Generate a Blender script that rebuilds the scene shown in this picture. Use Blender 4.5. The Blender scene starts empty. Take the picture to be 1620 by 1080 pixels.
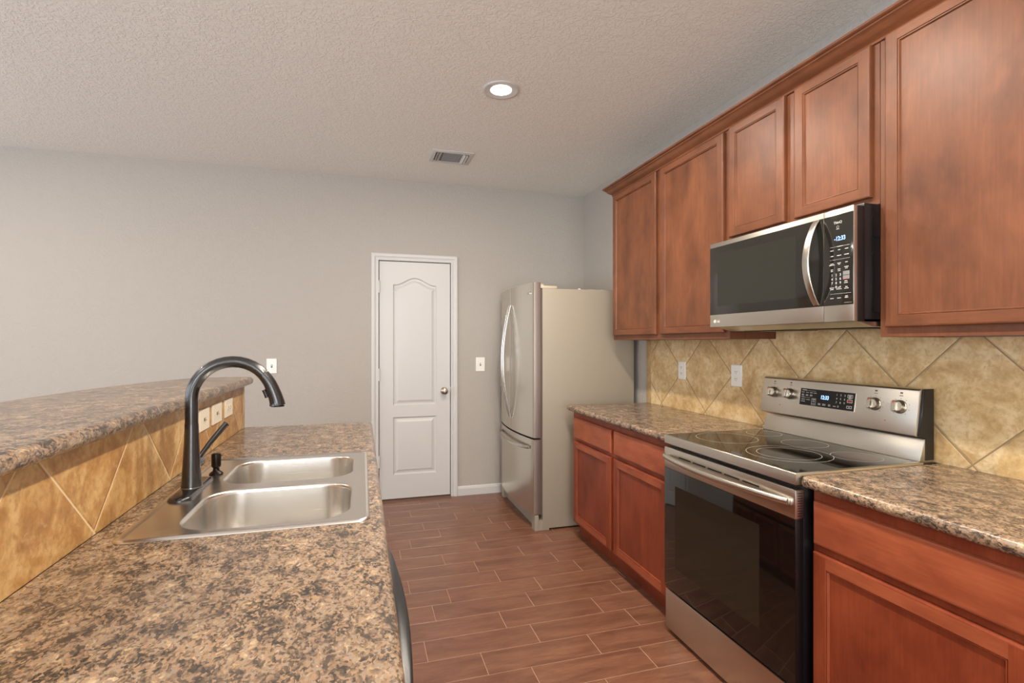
import bpy, bmesh, math, random
from mathutils import Vector, Matrix
random.seed(7)
PI = math.pi
S = bpy.context.scene
COL = S.collection

# ------------------------------------------------------------------ camera
cam_d = bpy.data.cameras.new('camera'); cam = bpy.data.objects.new('camera', cam_d); COL.objects.link(cam)
cam_d.sensor_width = 36.0; cam_d.lens = 36.0*810.33/1620; cam_d.shift_y = 2.26/1620
cam_d.clip_start = 0.02
cam.location = (0, 0, 1.3515); cam.rotation_euler = (PI/2, 0, -0.2852)
S.camera = cam
S.view_settings.view_transform = 'Standard'; S.view_settings.look = 'None'
S.view_settings.gamma = 1.0; S.view_settings.exposure = 0.33
S.view_settings.use_curve_mapping = False

# ------------------------------------------------------------------ dimensions
XR = 2.029      # right wall
YB = 4.49       # back wall
H = 2.7435      # ceiling
XL, YF = -4.6, -3.6
XT = 2.0185     # tile face on the right wall

# ------------------------------------------------------------------ world and daylight
w = bpy.data.worlds.new('world'); S.world = w; w.use_nodes = True
w.node_tree.nodes['Background'].inputs[0].default_value = (0.80, 0.88, 1.0, 1)
w.node_tree.nodes['Background'].inputs[1].default_value = 1.0

def area(name, loc, rot, sx, sy, power, color, shape='RECTANGLE'):
    l = bpy.data.lights.new(name, 'AREA'); l.shape = shape; l.size = sx
    if shape == 'RECTANGLE': l.size_y = sy
    l.energy = power; l.color = color
    o = bpy.data.objects.new(name, l); o.location = loc; o.rotation_euler = rot; COL.objects.link(o)
    return o
WIN_L = [(-1.9, 0.1), (1.2, 3.2)]           # windows in the left wall (y ranges)
WIN_F = [(-3.9, -1.9), (-1.0, 1.2)]         # windows in the front wall behind the camera (x ranges)
WZ = (0.35, 2.35)
for i, (a, b) in enumerate(WIN_L):
    area('window_daylight', (XL-0.30, (a+b)/2, sum(WZ)/2), (0, -PI/2-.62, 0), WZ[1]-WZ[0]+.2, b-a+.2, (100, 54)[i], (0.76, 0.87, 1.0))
for a, b in WIN_F:
    area('window_daylight', ((a+b)/2, YF-0.30, sum(WZ)/2), (PI/2+.62, 0, 0), b-a+.2, WZ[1]-WZ[0]+.2, 122, (0.96, 0.99, 1.0))
LIGHTS = [(0.735, 2.72), (0.735, 1.78), (0.735, 0.84), (0.735, -0.10), (-2.6, 2.9), (-2.6, 0.6), (-0.9, -1.8)]
LAMP_W = 16.5
LAMP_COL = (1.0, 0.90, 0.77)

# ------------------------------------------------------------------ node helpers
def srgb(r, g, b):
    f = lambda c: (c/255/12.92) if c/255 <= .04045 else ((c/255+.055)/1.055)**2.4
    return (f(r), f(g), f(b), 1)

class NT:
    def __init__(s, name):
        s.m = bpy.data.materials.new(name); s.m.use_nodes = True
        s.t = s.m.node_tree; s.b = s.t.nodes['Principled BSDF']; s.out = s.t.nodes['Material Output']
        s._pos = None
    def n(s, kind, **kw):
        nd = s.t.nodes.new(kind)
        for k, v in kw.items():
            if hasattr(nd, k) and not k.startswith('i_'): setattr(nd, k, v)
        return nd
    def link(s, a, b): s.t.links.new(a, b)
    def set(s, nd, **kw):
        for k, v in kw.items(): nd.inputs[k.replace('_', ' ')].default_value = v
    def pos(s):
        if s._pos is None: s._pos = s.n('ShaderNodeNewGeometry').outputs['Position']
        return s._pos
    def mapped(s, scale=(1, 1, 1), rot=(0, 0, 0)):
        mp = s.n('ShaderNodeMapping'); mp.inputs['Scale'].default_value = scale; mp.inputs['Rotation'].default_value = rot
        s.link(s.pos(), mp.inputs['Vector']); return mp.outputs[0]
    def noise(s, scale, detail=4, rough=.5, vec=None, dist=0):
        nd = s.n('ShaderNodeTexNoise'); nd.inputs['Scale'].default_value = scale
        nd.inputs['Detail'].default_value = detail; nd.inputs['Roughness'].default_value = rough
        nd.inputs['Distortion'].default_value = dist
        s.link(vec if vec is not None else s.pos(), nd.inputs['Vector']); return nd.outputs['Fac']
    def ramp(s, fac, stops, interp='LINEAR'):
        r = s.n('ShaderNodeValToRGB'); r.color_ramp.interpolation = interp
        e = r.color_ramp.elements
        while len(e) < len(stops): e.new(.5)
        for i, (p, c) in enumerate(stops):
            e[i].position = p; e[i].color = c if len(c) == 4 else (*c, 1)
        s.link(fac, r.inputs[0]); return r.outputs[0]
    def math(s, op, a, b=None, c=None):
        nd = s.n('ShaderNodeMath'); nd.operation = op
        for i, v in enumerate((a, b, c)):
            if v is None: continue
            if isinstance(v, (int, float)): nd.inputs[i].default_value = v
            else: s.link(v, nd.inputs[i])
        return nd.outputs[0]
    def mix(s, fac, a, b, mode='MIX'):
        nd = s.n('ShaderNodeMix'); nd.data_type = 'RGBA'; nd.blend_type = mode
        for sock, v in ((nd.inputs[0], fac), (nd.inputs[6], a), (nd.inputs[7], b)):
            if isinstance(v, (int, float)): sock.default_value = v
            elif isinstance(v, (tuple, list)): sock.default_value = v
            else: s.link(v, sock)
        return nd.outputs[2]
    def bump(s, h, strength, dist=.01):
        nd = s.n('ShaderNodeBump'); nd.inputs['Strength'].default_value = strength; nd.inputs['Distance'].default_value = dist
        s.link(h, nd.inputs['Height']); s.link(nd.outputs[0], s.b.inputs['Normal']); return nd
    def base(s, c):
        if isinstance(c, tuple): s.b.inputs['Base Color'].default_value = c
        else: s.link(c, s.b.inputs['Base Color'])
    def p(s, **kw):
        for k, v in kw.items():
            sock = s.b.inputs[k.replace('_', ' ')]
            if isinstance(v, (int, float, tuple)): sock.default_value = v
            else: s.link(v, sock)
        return s

def plain(name, c, rough=.5, metal=0, **kw):
    t = NT(name); t.base(srgb(*c)); t.p(Roughness=rough, Metallic=metal, **kw); return t.m
def emit(name, c, strength):
    t = NT(name); t.base((0, 0, 0, 1)); t.p(Emission_Color=srgb(*c), Emission_Strength=strength); return t.m

M = {}
# painted wall with orange-peel texture
t = NT('wall_paint'); t.base(srgb(180, 173, 165)); t.p(Roughness=.75)
n1 = t.noise(55, 5, .6, dist=.6); n2 = t.noise(16, 3, .5)
t.bump(t.math('ADD', t.ramp(n1, [(.42, (0, 0, 0)), (.62, (1, 1, 1))]), t.math('MULTIPLY', n2, .8)), .38, .004); M['wall'] = t.m
# knockdown ceiling
t = NT('ceiling_paint'); t.base(srgb(240, 237, 229)); t.p(Roughness=.85)
n1 = t.noise(42, 5, .55, dist=1.2); n2 = t.noise(110, 2, .5)
t.bump(t.math('ADD', t.ramp(n1, [(.47, (0, 0, 0)), (.56, (1, 1, 1))]), t.math('MULTIPLY', n2, .25)), .5, .005); M['ceiling'] = t.m
# white trim paint
t = NT('trim_paint'); t.base(srgb(206, 204, 201)); t.p(Roughness=.38); M['trim'] = t.m
M['plate'] = plain('white_plastic', (240, 238, 232), .35)
M['ivory'] = plain('ivory_plastic', (236, 226, 206), .38)
M['slot'] = plain('dark_slot', (70, 66, 60), .6)
M['gap_shade'] = plain('gap_shade', (30, 24, 20), .8)

# cherry-stained maple; grain direction vertical ('v') or along y ('h')
def wood(name, horiz=False, red=0.0):
    t = NT(name)
    big = t.noise(5.5, 4, .6, vec=t.mapped((1, 1, .55) if not horiz else (1, .6, 1.3)), dist=.4)
    blot = t.noise(14, 3, .55, vec=t.mapped((1, 1, .6) if not horiz else (1, .5, 1.4)))
    gr = t.noise(9, 6, .65, vec=t.mapped((14, 14, .7) if not horiz else (14, .7, 14)), dist=.3)
    a = (136, 82, 52); b = (106, 62, 38); c = (80, 44, 27)
    if red and horiz: a, b, c = (182, 100, 66), (154, 78, 50), (120, 54, 34)
    elif red == 2: a, b, c = (152, 72, 43), (124, 53, 31), (92, 36, 20)
    elif red: a, b, c = (160, 80, 48), (130, 56, 32), (96, 36, 20)
    col = t.ramp(big, [(.25, srgb(*c)), (.48, srgb(*b)), (.72, srgb(*a))])
    col = t.mix(t.ramp(blot, [(.3, (0, 0, 0)), (.75, (.55, .55, .55))]), col, srgb(*a))
    col = t.mix(t.ramp(gr, [(.35, (.30, .30, .30)), (.65, (0, 0, 0))]), col, srgb(*c))
    t.base(col); t.p(Roughness=.42, Coat_Weight=.06, Coat_Roughness=.3, Specular_IOR_Level=.42)
    t.bump(gr, .06, .002); return t.m
M['wood'] = wood('cherry_stained_maple')
M['wood_h'] = wood('cherry_stained_maple_rail', True)
M['wood_red'] = wood('cherry_stained_maple_red', False, 1)
M['wood_red_h'] = wood('cherry_stained_maple_red_rail', True, 1)
M['wood_panel_red'] = wood('cherry_stained_maple_panel', False, 2)
M['wood_dark'] = plain('dark_stained_wood', (70, 34, 22), .5)

# speckled granite-look laminate
t = NT('granite_laminate')
v = t.mapped((1, .7, 1), (0, 0, .5))
wob = t.n('ShaderNodeTexNoise'); wob.inputs['Scale'].default_value = 60; wob.inputs['Detail'].default_value = 3; t.link(v, wob.inputs['Vector'])
wm = t.n('ShaderNodeVectorMath'); wm.operation = 'MULTIPLY_ADD'; t.link(wob.outputs['Color'], wm.inputs[0]); wm.inputs[1].default_value = (.018, .018, .018); t.link(v, wm.inputs[2])
def cells(scale):
    vo = t.n('ShaderNodeTexVoronoi'); vo.inputs['Scale'].default_value = scale; t.link(wm.outputs[0], vo.inputs['Vector'])
    sp = t.n('ShaderNodeSeparateColor'); t.link(vo.outputs['Color'], sp.inputs[0]); return sp.outputs[0]
clus = t.noise(26, 4, .6, vec=v, dist=.5)
f = t.math('ADD', t.math('MULTIPLY', cells(235), .52), t.math('ADD', t.math('MULTIPLY', cells(110), .26), t.math('MULTIPLY', t.math('SUBTRACT', clus, .5), 1.45)))
c1 = t.ramp(f, [(.06, srgb(60, 54, 49)), (.19, srgb(88, 77, 66)), (.30, srgb(114, 96, 80)), (.42, srgb(148, 120, 94)), (.55, srgb(172, 140, 110)), (.66, srgb(146, 137, 128)), (.76, srgb(184, 154, 114)), (.92, srgb(206, 182, 152))])
n3 = t.noise(9, 3, .5)
c3 = t.mix(t.ramp(n3, [(.38, (.25, .25, .25)), (.6, (0, 0, 0))]), c1, srgb(104, 92, 84))
t.base(c3); t.p(Roughness=.24, Specular_IOR_Level=.65); M['granite'] = t.m

# travertine-look wall tile laid on the diagonal
def tile(name, ax, d0, z0, D=.4765, grout_w=.0075, light_tone=0, gc=(158, 134, 102)):
    t = NT(name)
    sep = t.n('ShaderNodeSeparateXYZ'); t.link(t.pos(), sep.inputs[0])
    y = t.math('DIVIDE', t.math('SUBTRACT', sep.outputs[ax], d0), D)
    z = t.math('DIVIDE', t.math('SUBTRACT', sep.outputs[2], z0), D)
    a = t.math('ADD', y, z); b = t.math('SUBTRACT', y, z)
    da = t.math('ABSOLUTE', t.math('SUBTRACT', t.math('FRACT', t.math('ADD', a, 100.5)), .5))
    db = t.math('ABSOLUTE', t.math('SUBTRACT', t.math('FRACT', t.math('ADD', b, 100.5)), .5))
    d = t.math('MINIMUM', da, db)
    g = t.math('LESS_THAN', d, grout_w)
    ia = t.math('FLOOR', a); ib = t.math('FLOOR', b)
    cb = t.n('ShaderNodeCombineXYZ'); t.link(ia, cb.inputs[0]); t.link(ib, cb.inputs[1])
    wn = t.n('ShaderNodeTexWhiteNoise'); wn.noise_dimensions = '2D'; t.link(cb.outputs[0], wn.inputs['Vector'])
    off = t.n('ShaderNodeVectorMath'); off.operation = 'SCALE'; t.link(wn.outputs['Color'], off.inputs[0]); off.inputs['Scale'].default_value = 9
    ad = t.n('ShaderNodeVectorMath'); ad.operation = 'ADD'; t.link(t.pos(), ad.inputs[0]); t.link(off.outputs[0], ad.inputs[1])
    n1 = t.noise(8.5, 6, .62, vec=ad.outputs[0], dist=.6); n2 = t.noise(48, 5, .65, vec=ad.outputs[0], dist=.4)
    if light_tone == 0: cc = [(178, 144, 98), (214, 182, 130), (234, 210, 164), (240, 220, 182)]
    else: cc = [(146, 100, 52), (186, 140, 82), (212, 174, 116), (226, 196, 146)]  # same stone; the light difference between both walls is painted into its colours
    c = t.ramp(n1, [(.28, srgb(*cc[0])), (.45, srgb(*cc[1])), (.60, srgb(*cc[2])), (.78, srgb(*cc[3]))])
    c = t.mix(t.ramp(n2, [(.34, (.55, .55, .55)), (.52, (0, 0, 0))]), c, srgb(*cc[0]))
    c = t.mix(t.ramp(n2, [(.56, (0, 0, 0)), (.72, (.45, .45, .45))]), c, srgb(*cc[3]))
    c = t.mix(t.math('MULTIPLY', wn.outputs['Value'], .16), c, srgb(*cc[0]))
    c = t.mix(g, c, srgb(*gc))
    t.base(c); t.p(Roughness=t.math('ADD', t.math('MULTIPLY', g, .4), .42))
    hgt = t.ramp(d, [(0, (0, 0, 0)), (.011, (0, 0, 0)), (.02, (1, 1, 1))])
    t.bump(t.math('ADD', hgt, t.math('MULTIPLY', n2, .12)), .5, .003); return t.m
M['tile_r'] = tile('diagonal_stone_tile', 1, 1.247, .93)
M['tile_l'] = tile('diagonal_stone_tile_bar', 1, 1.387, .92, .481, .006, 1, (222, 196, 156))
t = NT('tile_edge'); n1 = t.noise(14, 5, .6); t.base(t.ramp(n1, [(.3, srgb(160, 128, 88)), (.7, srgb(206, 176, 128))])); t.p(Roughness=.45); M['tile_edge'] = t.m

# wood-look plank tile
t = NT('plank_tile')
at = t.n('ShaderNodeAttribute'); at.attribute_name = 'shade'; at.attribute_type = 'GEOMETRY'
off = t.n('ShaderNodeVectorMath'); off.operation = 'SCALE'; t.link(at.outputs['Color'], off.inputs[0]); off.inputs['Scale'].default_value = 13
ad = t.n('ShaderNodeVectorMath'); ad.operation = 'ADD'; t.link(t.mapped((1, 5.5, 1)), ad.inputs[0]); t.link(off.outputs[0], ad.inputs[1])
n1 = t.noise(3.5, 6, .6, vec=ad.outputs[0], dist=.6); n2 = t.noise(24, 4, .6, vec=ad.outputs[0])
c = t.ramp(n1, [(.3, srgb(108, 70, 54)), (.5, srgb(134, 91, 70)), (.72, srgb(156, 112, 86))])
c = t.mix(t.ramp(n2, [(.4, (.35, .35, .35)), (.6, (0, 0, 0))]), c, srgb(106, 66, 50))
c = t.mix(t.math('MULTIPLY', at.outputs['Fac'], .25), c, srgb(110, 70, 54))
t.base(c); t.p(Roughness=.30); t.bump(n2, .12, .002); M['plank'] = t.m
M['threshold'] = plain('threshold_wood', (104, 72, 54), .5)
M['grout'] = plain('floor_grout', (188, 152, 124), .8)

# metals and appliances
def steel(name, c, rough, axis=1, grain=.03):
    t = NT(name)
    sc = [160, 160, 160]; sc[axis] = 1.5
    g = t.noise(3, 4, .6, vec=t.mapped(tuple(sc)))
    t.base(t.mix(t.math('MULTIPLY', g, .22), srgb(*c), srgb(*[int(k*.82) for k in c])))
    t.p(Metallic=1.0, Roughness=t.math('ADD', t.math('MULTIPLY', g, .12), rough-.06)); 
    if grain: t.bump(g, grain, .001)
    return t.m
M['steel'] = steel('brushed_steel', (214, 209, 198), .30, 1)
M['steel_v'] = steel('brushed_steel_vertical', (216, 211, 200), .25, 2)
M['sink'] = steel('sink_steel', (234, 231, 226), .25, 0, 0)
M['chrome'] = plain('polished_steel', (205, 200, 195), .16, 1)
M['nickel'] = plain('satin_nickel', (170, 160, 148), .28, 1)
M['fridge_side'] = plain('grey_painted_steel', (160, 150, 134), .45)
M['fridge_dark'] = plain('dark_grey_gasket', (96, 84, 78), .4)
M['fridge_edge'] = plain('door_edge_steel', (140, 126, 118), .32, .75)
M['beige_plastic'] = plain('beige_plastic', (196, 184, 162), .5)
M['black_glass'] = plain('black_glass', (16, 14, 12), .05, 0, Specular_IOR_Level=.6)
M['oven_window'] = plain('oven_window_glass', (30, 27, 17), .06, 0, Specular_IOR_Level=.6)
M['mw_glass'] = plain('smoked_glass', (34, 33, 29), .10, 0, Specular_IOR_Level=.6)
M['mw_window'] = plain('smoked_glass_window', (40, 40, 33), .12, 0, Specular_IOR_Level=.6)
M['black'] = plain('black_enamel', (20, 18, 20), .28)
M['black_matte'] = plain('black_matte', (16, 15, 14), .6)
M['faucet'] = plain('dark_bronze', (30, 29, 30), .26, .25, Specular_IOR_Level=.9, Coat_Weight=.5, Coat_Roughness=.12)
M['bronze'] = plain('oil_rubbed_bronze', (42, 36, 30), .30, .7)
M['led'] = emit('clock_digits', (150, 190, 255), 2.2)
M['print'] = plain('white_print', (215, 212, 205), .5)
M['print_dark'] = plain('grey_print', (90, 84, 78), .5)
M['red'] = plain('red_mark', (200, 40, 36), .5)
M['grey_key'] = plain('grey_key', (130, 130, 128), .5)
M['ring'] = plain('burner_ring', (176, 172, 162), .4)
M['burner_warm'] = plain('burner_tint', (58, 40, 38), .08, 0, Specular_IOR_Level=.6)
M['lens'] = emit('lamp_lens', (255, 244, 226), 14)
t = NT('window_pane')
tr = t.n('ShaderNodeBsdfTransparent'); gl = t.n('ShaderNodeBsdfGlossy'); gl.inputs['Roughness'].default_value = .02
mx = t.n('ShaderNodeMixShader'); mx.inputs[0].default_value = .06
t.link(tr.outputs[0], mx.inputs[1]); t.link(gl.outputs[0], mx.inputs[2]); t.link(mx.outputs[0], t.out.inputs['Surface']); M['pane'] = t.m

# ------------------------------------------------------------------ mesh helpers
def empty(name, loc, label, cat, group=None):
    o = bpy.data.objects.new(name, None); o.empty_display_size = .05; COL.objects.link(o); o.location = loc
    o['label'] = label; o['category'] = cat
    if group: o['group'] = group
    return o
def tag(o, label, cat, group=None):
    o['label'] = label; o['category'] = cat
    if group: o['group'] = group
    return o
def wloc(o):
    v = Vector((0, 0, 0))
    while o: v += o.location; o = o.parent
    return v

class MB:
    def __init__(s): s.bm = bmesh.new()
    def box(s, x0, x1, y0, y1, z0, z1, bev=0, seg=2, mat=0):
        b = bmesh.new()
        bmesh.ops.create_cube(b, size=1)
        for v in b.verts: v.co = Vector(((x0+x1)/2+v.co.x*(x1-x0), (y0+y1)/2+v.co.y*(y1-y0), (z0+z1)/2+v.co.z*(z1-z0)))
        if bev: bmesh.ops.bevel(b, geom=b.edges[:], offset=bev, segments=seg, profile=.5, affect='EDGES')
        for f in b.faces: f.material_index = mat
        s.add(b); return s
    def add(s, b, mtx=None):
        me = bpy.data.meshes.new('tmp'); b.to_mesh(me); b.free()
        if mtx: me.transform(mtx)
        s.bm.from_mesh(me); bpy.data.meshes.remove(me); return s
    def rings(s, loops, closed=True, cap0=False, cap1=False, mat=0):
        """bridge successive loops of 3D points"""
        vs = [[s.bm.verts.new(p) for p in l] for l in loops]
        n = len(loops[0])
        for a, b in zip(vs, vs[1:]):
            for i in range(n if closed else n-1):
                j = (i+1) % n
                try:
                    f = s.bm.faces.new((a[i], a[j], b[j], b[i])); f.material_index = mat
                except ValueError: pass
        if cap0: s.bm.faces.new(list(reversed(vs[0]))).material_index = mat
        if cap1: s.bm.faces.new(vs[-1]).material_index = mat
        return s
    def tube(s, path, r, n=16, cap=True, up=None, flat=1.0):
        """sweep a circle (or ellipse: flat) along a path"""
        pts = [Vector(p) for p in path]; k = len(pts)
        rs = r if isinstance(r, (list, tuple)) else [r]*k
        loops = []; nrm = None
        for i, p in enumerate(pts):
            d = (pts[min(i+1, k-1)]-pts[max(i-1, 0)]).normalized()
            if nrm is None:
                nrm = Vector(up) if up else (Vector((0, 0, 1)) if abs(d.z) < .9 else Vector((1, 0, 0)))
            nrm = (nrm - d*nrm.dot(d)).normalized(); bi = d.cross(nrm)
            loops.append([p+nrm*math.cos(a)*rs[i]+bi*math.sin(a)*rs[i]*flat for a in (2*PI*q/n for q in range(n))])
        s.rings(loops, cap0=cap, cap1=cap); return s
    def lathe(s, prof, c, axis='z', n=32, cap0=True, cap1=True, mat=0):
        """prof: (radius, height) list; axis direction: 'z', '-x', '-y', 'y'"""
        loops = []
        for r, h in prof:
            l = []
            for q in range(n):
                a = 2*PI*q/n; u, v = r*math.cos(a), r*math.sin(a)
                if axis == 'z': p = (c[0]+u, c[1]+v, c[2]+h)
                elif axis == '-z': p = (c[0]+u, c[1]-v, c[2]-h)
                elif axis == '-x': p = (c[0]-h, c[1]-u, c[2]+v)
                elif axis == '-y': p = (c[0]+u, c[1]-h, c[2]+v)
                elif axis == 'y': p = (c[0]-u, c[1]+h, c[2]+v)
                l.append(p)
            loops.append(l)
        s.rings(loops, cap0=cap0, cap1=cap1, mat=mat); return s
    def prism(s, poly, axis, a, b, bev=0, seg=2, mat=0):
        """poly in the plane normal to axis: axis 'y' -> (x,z); 'x' -> (y,z); 'z' -> (x,y)"""
        f = {'y': lambda p, t: (p[0], t, p[1]), 'x': lambda p, t: (t, p[0], p[1]), 'z': lambda p, t: (p[0], p[1], t)}[axis]
        b2 = bmesh.new()
        v0 = [b2.verts.new(f(p, a)) for p in poly]; v1 = [b2.verts.new(f(p, b)) for p in poly]
        n = len(poly)
        for i in range(n): b2.faces.new((v0[i], v0[(i+1) % n], v1[(i+1) % n], v1[i]))
        b2.faces.new(list(reversed(v0))); b2.faces.new(v1)
        bmesh.ops.recalc_face_normals(b2, faces=b2.faces[:])
        if bev: bmesh.ops.bevel(b2, geom=b2.edges[:], offset=bev, segments=seg, profile=.5, affect='EDGES')
        for q in b2.faces: q.material_index = mat
        s.add(b2); return s
    def fill(s, loops3d, mat=0):
        """planar face with holes; loops3d[0] outer"""
        b = bmesh.new(); es = []
        for l in loops3d:
            vs = [b.verts.new(p) for p in l]
            es += [b.edges.new((vs[i], vs[(i+1) % len(vs)])) for i in range(len(vs))]
        bmesh.ops.triangle_fill(b, use_beauty=True, use_dissolve=False, edges=es)
        for f in b.faces: f.material_index = mat
        s.add(b); return s
    def build(s, name, mat, parent=None, recalc=True, angle=35, origin=None, kind=None, flat=False):
        if recalc:
            bmesh.ops.remove_doubles(s.bm, verts=s.bm.verts[:], dist=1e-5)
            bmesh.ops.recalc_face_normals(s.bm, faces=s.bm.faces[:])
        if not s.bm.verts: raise RuntimeError(name)
        if origin is None:
            xs = [v.co for v in s.bm.verts]
            origin = Vector(((min(p.x for p in xs)+max(p.x for p in xs))/2, (min(p.y for p in xs)+max(p.y for p in xs))/2, min(p.z for p in xs)))
        origin = Vector(origin)
        for v in s.bm.verts: v.co -= origin
        me = bpy.data.meshes.new(name); s.bm.to_mesh(me); s.bm.free()
        for m in (mat if isinstance(mat, (list, tuple)) else [mat]): me.materials.append(m)
        for p in me.polygons: p.use_smooth = not flat
        if not flat: me.set_sharp_from_angle(angle=math.radians(angle))
        o = bpy.data.objects.new(name, me); COL.objects.link(o)
        if parent: o.parent = parent; o.location = origin - wloc(parent)
        else: o.location = origin
        if kind: o['kind'] = kind
        return o

def offset(poly, ds):
    """inset a CCW polygon; ds: per-edge distance or a number"""
    n = len(poly); ds = ds if isinstance(ds, (list, tuple)) else [ds]*n
    out = []
    for i in range(n):
        p0, p1, p2 = Vector(poly[i-1]), Vector(poly[i]), Vector(poly[(i+1) % n])
        d1 = (p1-p0).normalized(); d2 = (p2-p1).normalized()
        n1 = Vector((-d1.y, d1.x)); n2 = Vector((-d2.y, d2.x)); a, b = ds[i-1], ds[i]
        den = d1.x*d2.y-d1.y*d2.x
        if abs(den) < 1e-4: out.append(tuple(p1+n1*a)); continue
        q1 = p1+n1*a; q2 = p1+n2*b
        tt = ((q2.x-q1.x)*d2.y-(q2.y-q1.y)*d2.x)/den
        out.append(tuple(q1+d1*tt))
    return out
def rrect(x0, x1, y0, y1, r, seg=8):
    pts = []
    for cx, cy, a0 in ((x1-r, y1-r, 0), (x0+r, y1-r, PI/2), (x0+r, y0+r, PI), (x1-r, y0+r, 1.5*PI)):
        for k in range(seg+1):
            a = a0+PI/2*k/seg; pts.append((cx+r*math.cos(a), cy+r*math.sin(a)))
    return pts
def lerp_path(pts, k=6):
    """Catmull-Rom through points"""
    P = [Vector(p) for p in pts]; out = []
    for i in range(len(P)-1):
        p0 = P[max(i-1, 0)]; p1 = P[i]; p2 = P[i+1]; p3 = P[min(i+2, len(P)-1)]
        for q in range(k):
            s_ = q/k
            out.append(.5*((2*p1)+(p2-p0)*s_+(2*p0-5*p1+4*p2-p3)*s_**2+(3*p1-p0-3*p2+p3)*s_**3))
    out.append(P[-1]); return out

def slab(mb, outline, weights, z0, z1, r, holes=(), seg=6):
    """counter slab with a rolled nose on the weighted edges"""
    lev = []
    h = (z1-z0); rb = min(r, h/2)
    for k in range(seg+1):
        a = -PI/2+PI/2*k/seg; lev.append((rb*(1-math.cos(a)), z0+rb*(1+math.sin(a))))
    for k in range(seg+1):
        a = PI/2*k/seg; lev.append((r*(1-math.cos(a)), z1-rb*(1-math.sin(a))))
    loops = []
    for ins, z in lev:
        o = offset(outline, [ins*w_ for w_ in weights]); loops.append([(p[0], p[1], z) for p in o])
    mb.rings(loops)
    mb.fill([loops[-1]]+[[(p[0], p[1], z1) for p in h_] for h_ in holes])
    mb.fill([loops[0]]+[[(p[0], p[1], z0) for p in h_] for h_ in holes])
    for h_ in holes: mb.rings([[(p[0], p[1], z1) for p in h_], [(p[0], p[1], z0) for p in h_]])

def text_into(mb, txt, size, origin, ex, ey, ez, align='CENTER', depth=.0006, font_bold=False, mat=0, sx=1.0):
    c = bpy.data.curves.new('t', 'FONT'); c.body = txt; c.size = size; c.align_x = align; c.align_y = 'CENTER'
    c.extrude = depth/2; c.resolution_u = 3
    if font_bold: c.offset = size*.018
    o = bpy.data.objects.new('t', c); COL.objects.link(o)
    dg = bpy.context.evaluated_depsgraph_get(); me = bpy.data.meshes.new_from_object(o.evaluated_get(dg))
    bpy.data.objects.remove(o); bpy.data.curves.remove(c)
    ex, ey, ez = Vector(ex), Vector(ey), Vector(ez)
    m = Matrix(((ex.x*sx, ey.x, ez.x, origin[0]), (ex.y*sx, ey.y, ez.y, origin[1]), (ex.z*sx, ey.z, ez.z, origin[2]), (0, 0, 0, 1)))
    me.transform(m)
    for p in me.polygons: p.material_index = mat
    n0 = len(mb.bm.faces); mb.bm.from_mesh(me); mb.bm.faces.ensure_lookup_table()
    for f in mb.bm.faces[n0:]: f.material_index = mat
    bpy.data.meshes.remove(me)
FX = ((0, -1, 0), (0, 0, 1), (-1, 0, 0))     # text axes on a face that looks towards -x

# ------------------------------------------------------------------ room shell
def structure(name, mb, mat, **kw): return mb.build(name, mat, kind='structure', origin=(0, 0, 0), **kw)
# floor: planks in rows along x
mb = MB(); mb.box(XL-.1, XR+.1, YF-.1, YB+.25, -.06, -.0012, mat=1)
rows = {0: 1.184, 1: 1.002, 2: 1.28, 3: 1.166, 4: 1.356, 5: .952, 6: 1.26, 7: 1.169, 8: .488, 9: .74, 10: .313, 11: .531, 12: .434, 13: .702, 14: .367, 15: .614, 16: .47}
PL, PW, g = .505, .1543, .0014
shade = mb.bm.loops.layers.float_color.new('shade')
k0 = int((YF-1.875)/PW)-1
for k in range(k0, 18):
    ya, yb = 1.875+k*PW+g, 1.875+(k+1)*PW-g
    ya = max(ya, YF-.09); yb = min(yb, YB+.22)
    if yb-ya < .01: continue
    off = rows.get(k, random.uniform(0, PL))
    x = off-math.ceil((off-XL)/PL)*PL
    while x < XR:
        x0, x1 = max(x+g, XL-.09), min(x+PL-g, XR+.09)
        if x1-x0 > .01:
            b = .0009; r1, r2, r3 = random.random(), random.random(), random.random()
            top = [(x0+b, ya+b, 0), (x1-b, ya+b, 0), (x1-b, yb-b, 0), (x0+b, yb-b, 0)]
            bot = [(x0, ya, -.0012), (x1, ya, -.0012), (x1, yb, -.0012), (x0, yb, -.0012)]
            tv = [mb.bm.verts.new(p) for p in top]; bv = [mb.bm.verts.new(p) for p in bot]
            fs = [mb.bm.faces.new(tv)]+[mb.bm.faces.new((bv[i], bv[(i+1) % 4], tv[(i+1) % 4], tv[i])) for i in range(4)]
            for f in fs:
                for l in f.loops: l[shade] = (r1, r2, r3, 1)
        x += PL
structure('floor', mb, [M['plank'], M['grout']], recalc=False)
mb = MB(); mb.box(XL-.1, XR+.1, YF-.1, YB+.25, H, H+.1); structure('ceiling', mb, M['ceiling'])
mb = MB(); mb.box(XR, XR+.12, YF-.1, YB+.25, 0, H); structure('wall_right', mb, M['wall'])
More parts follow.
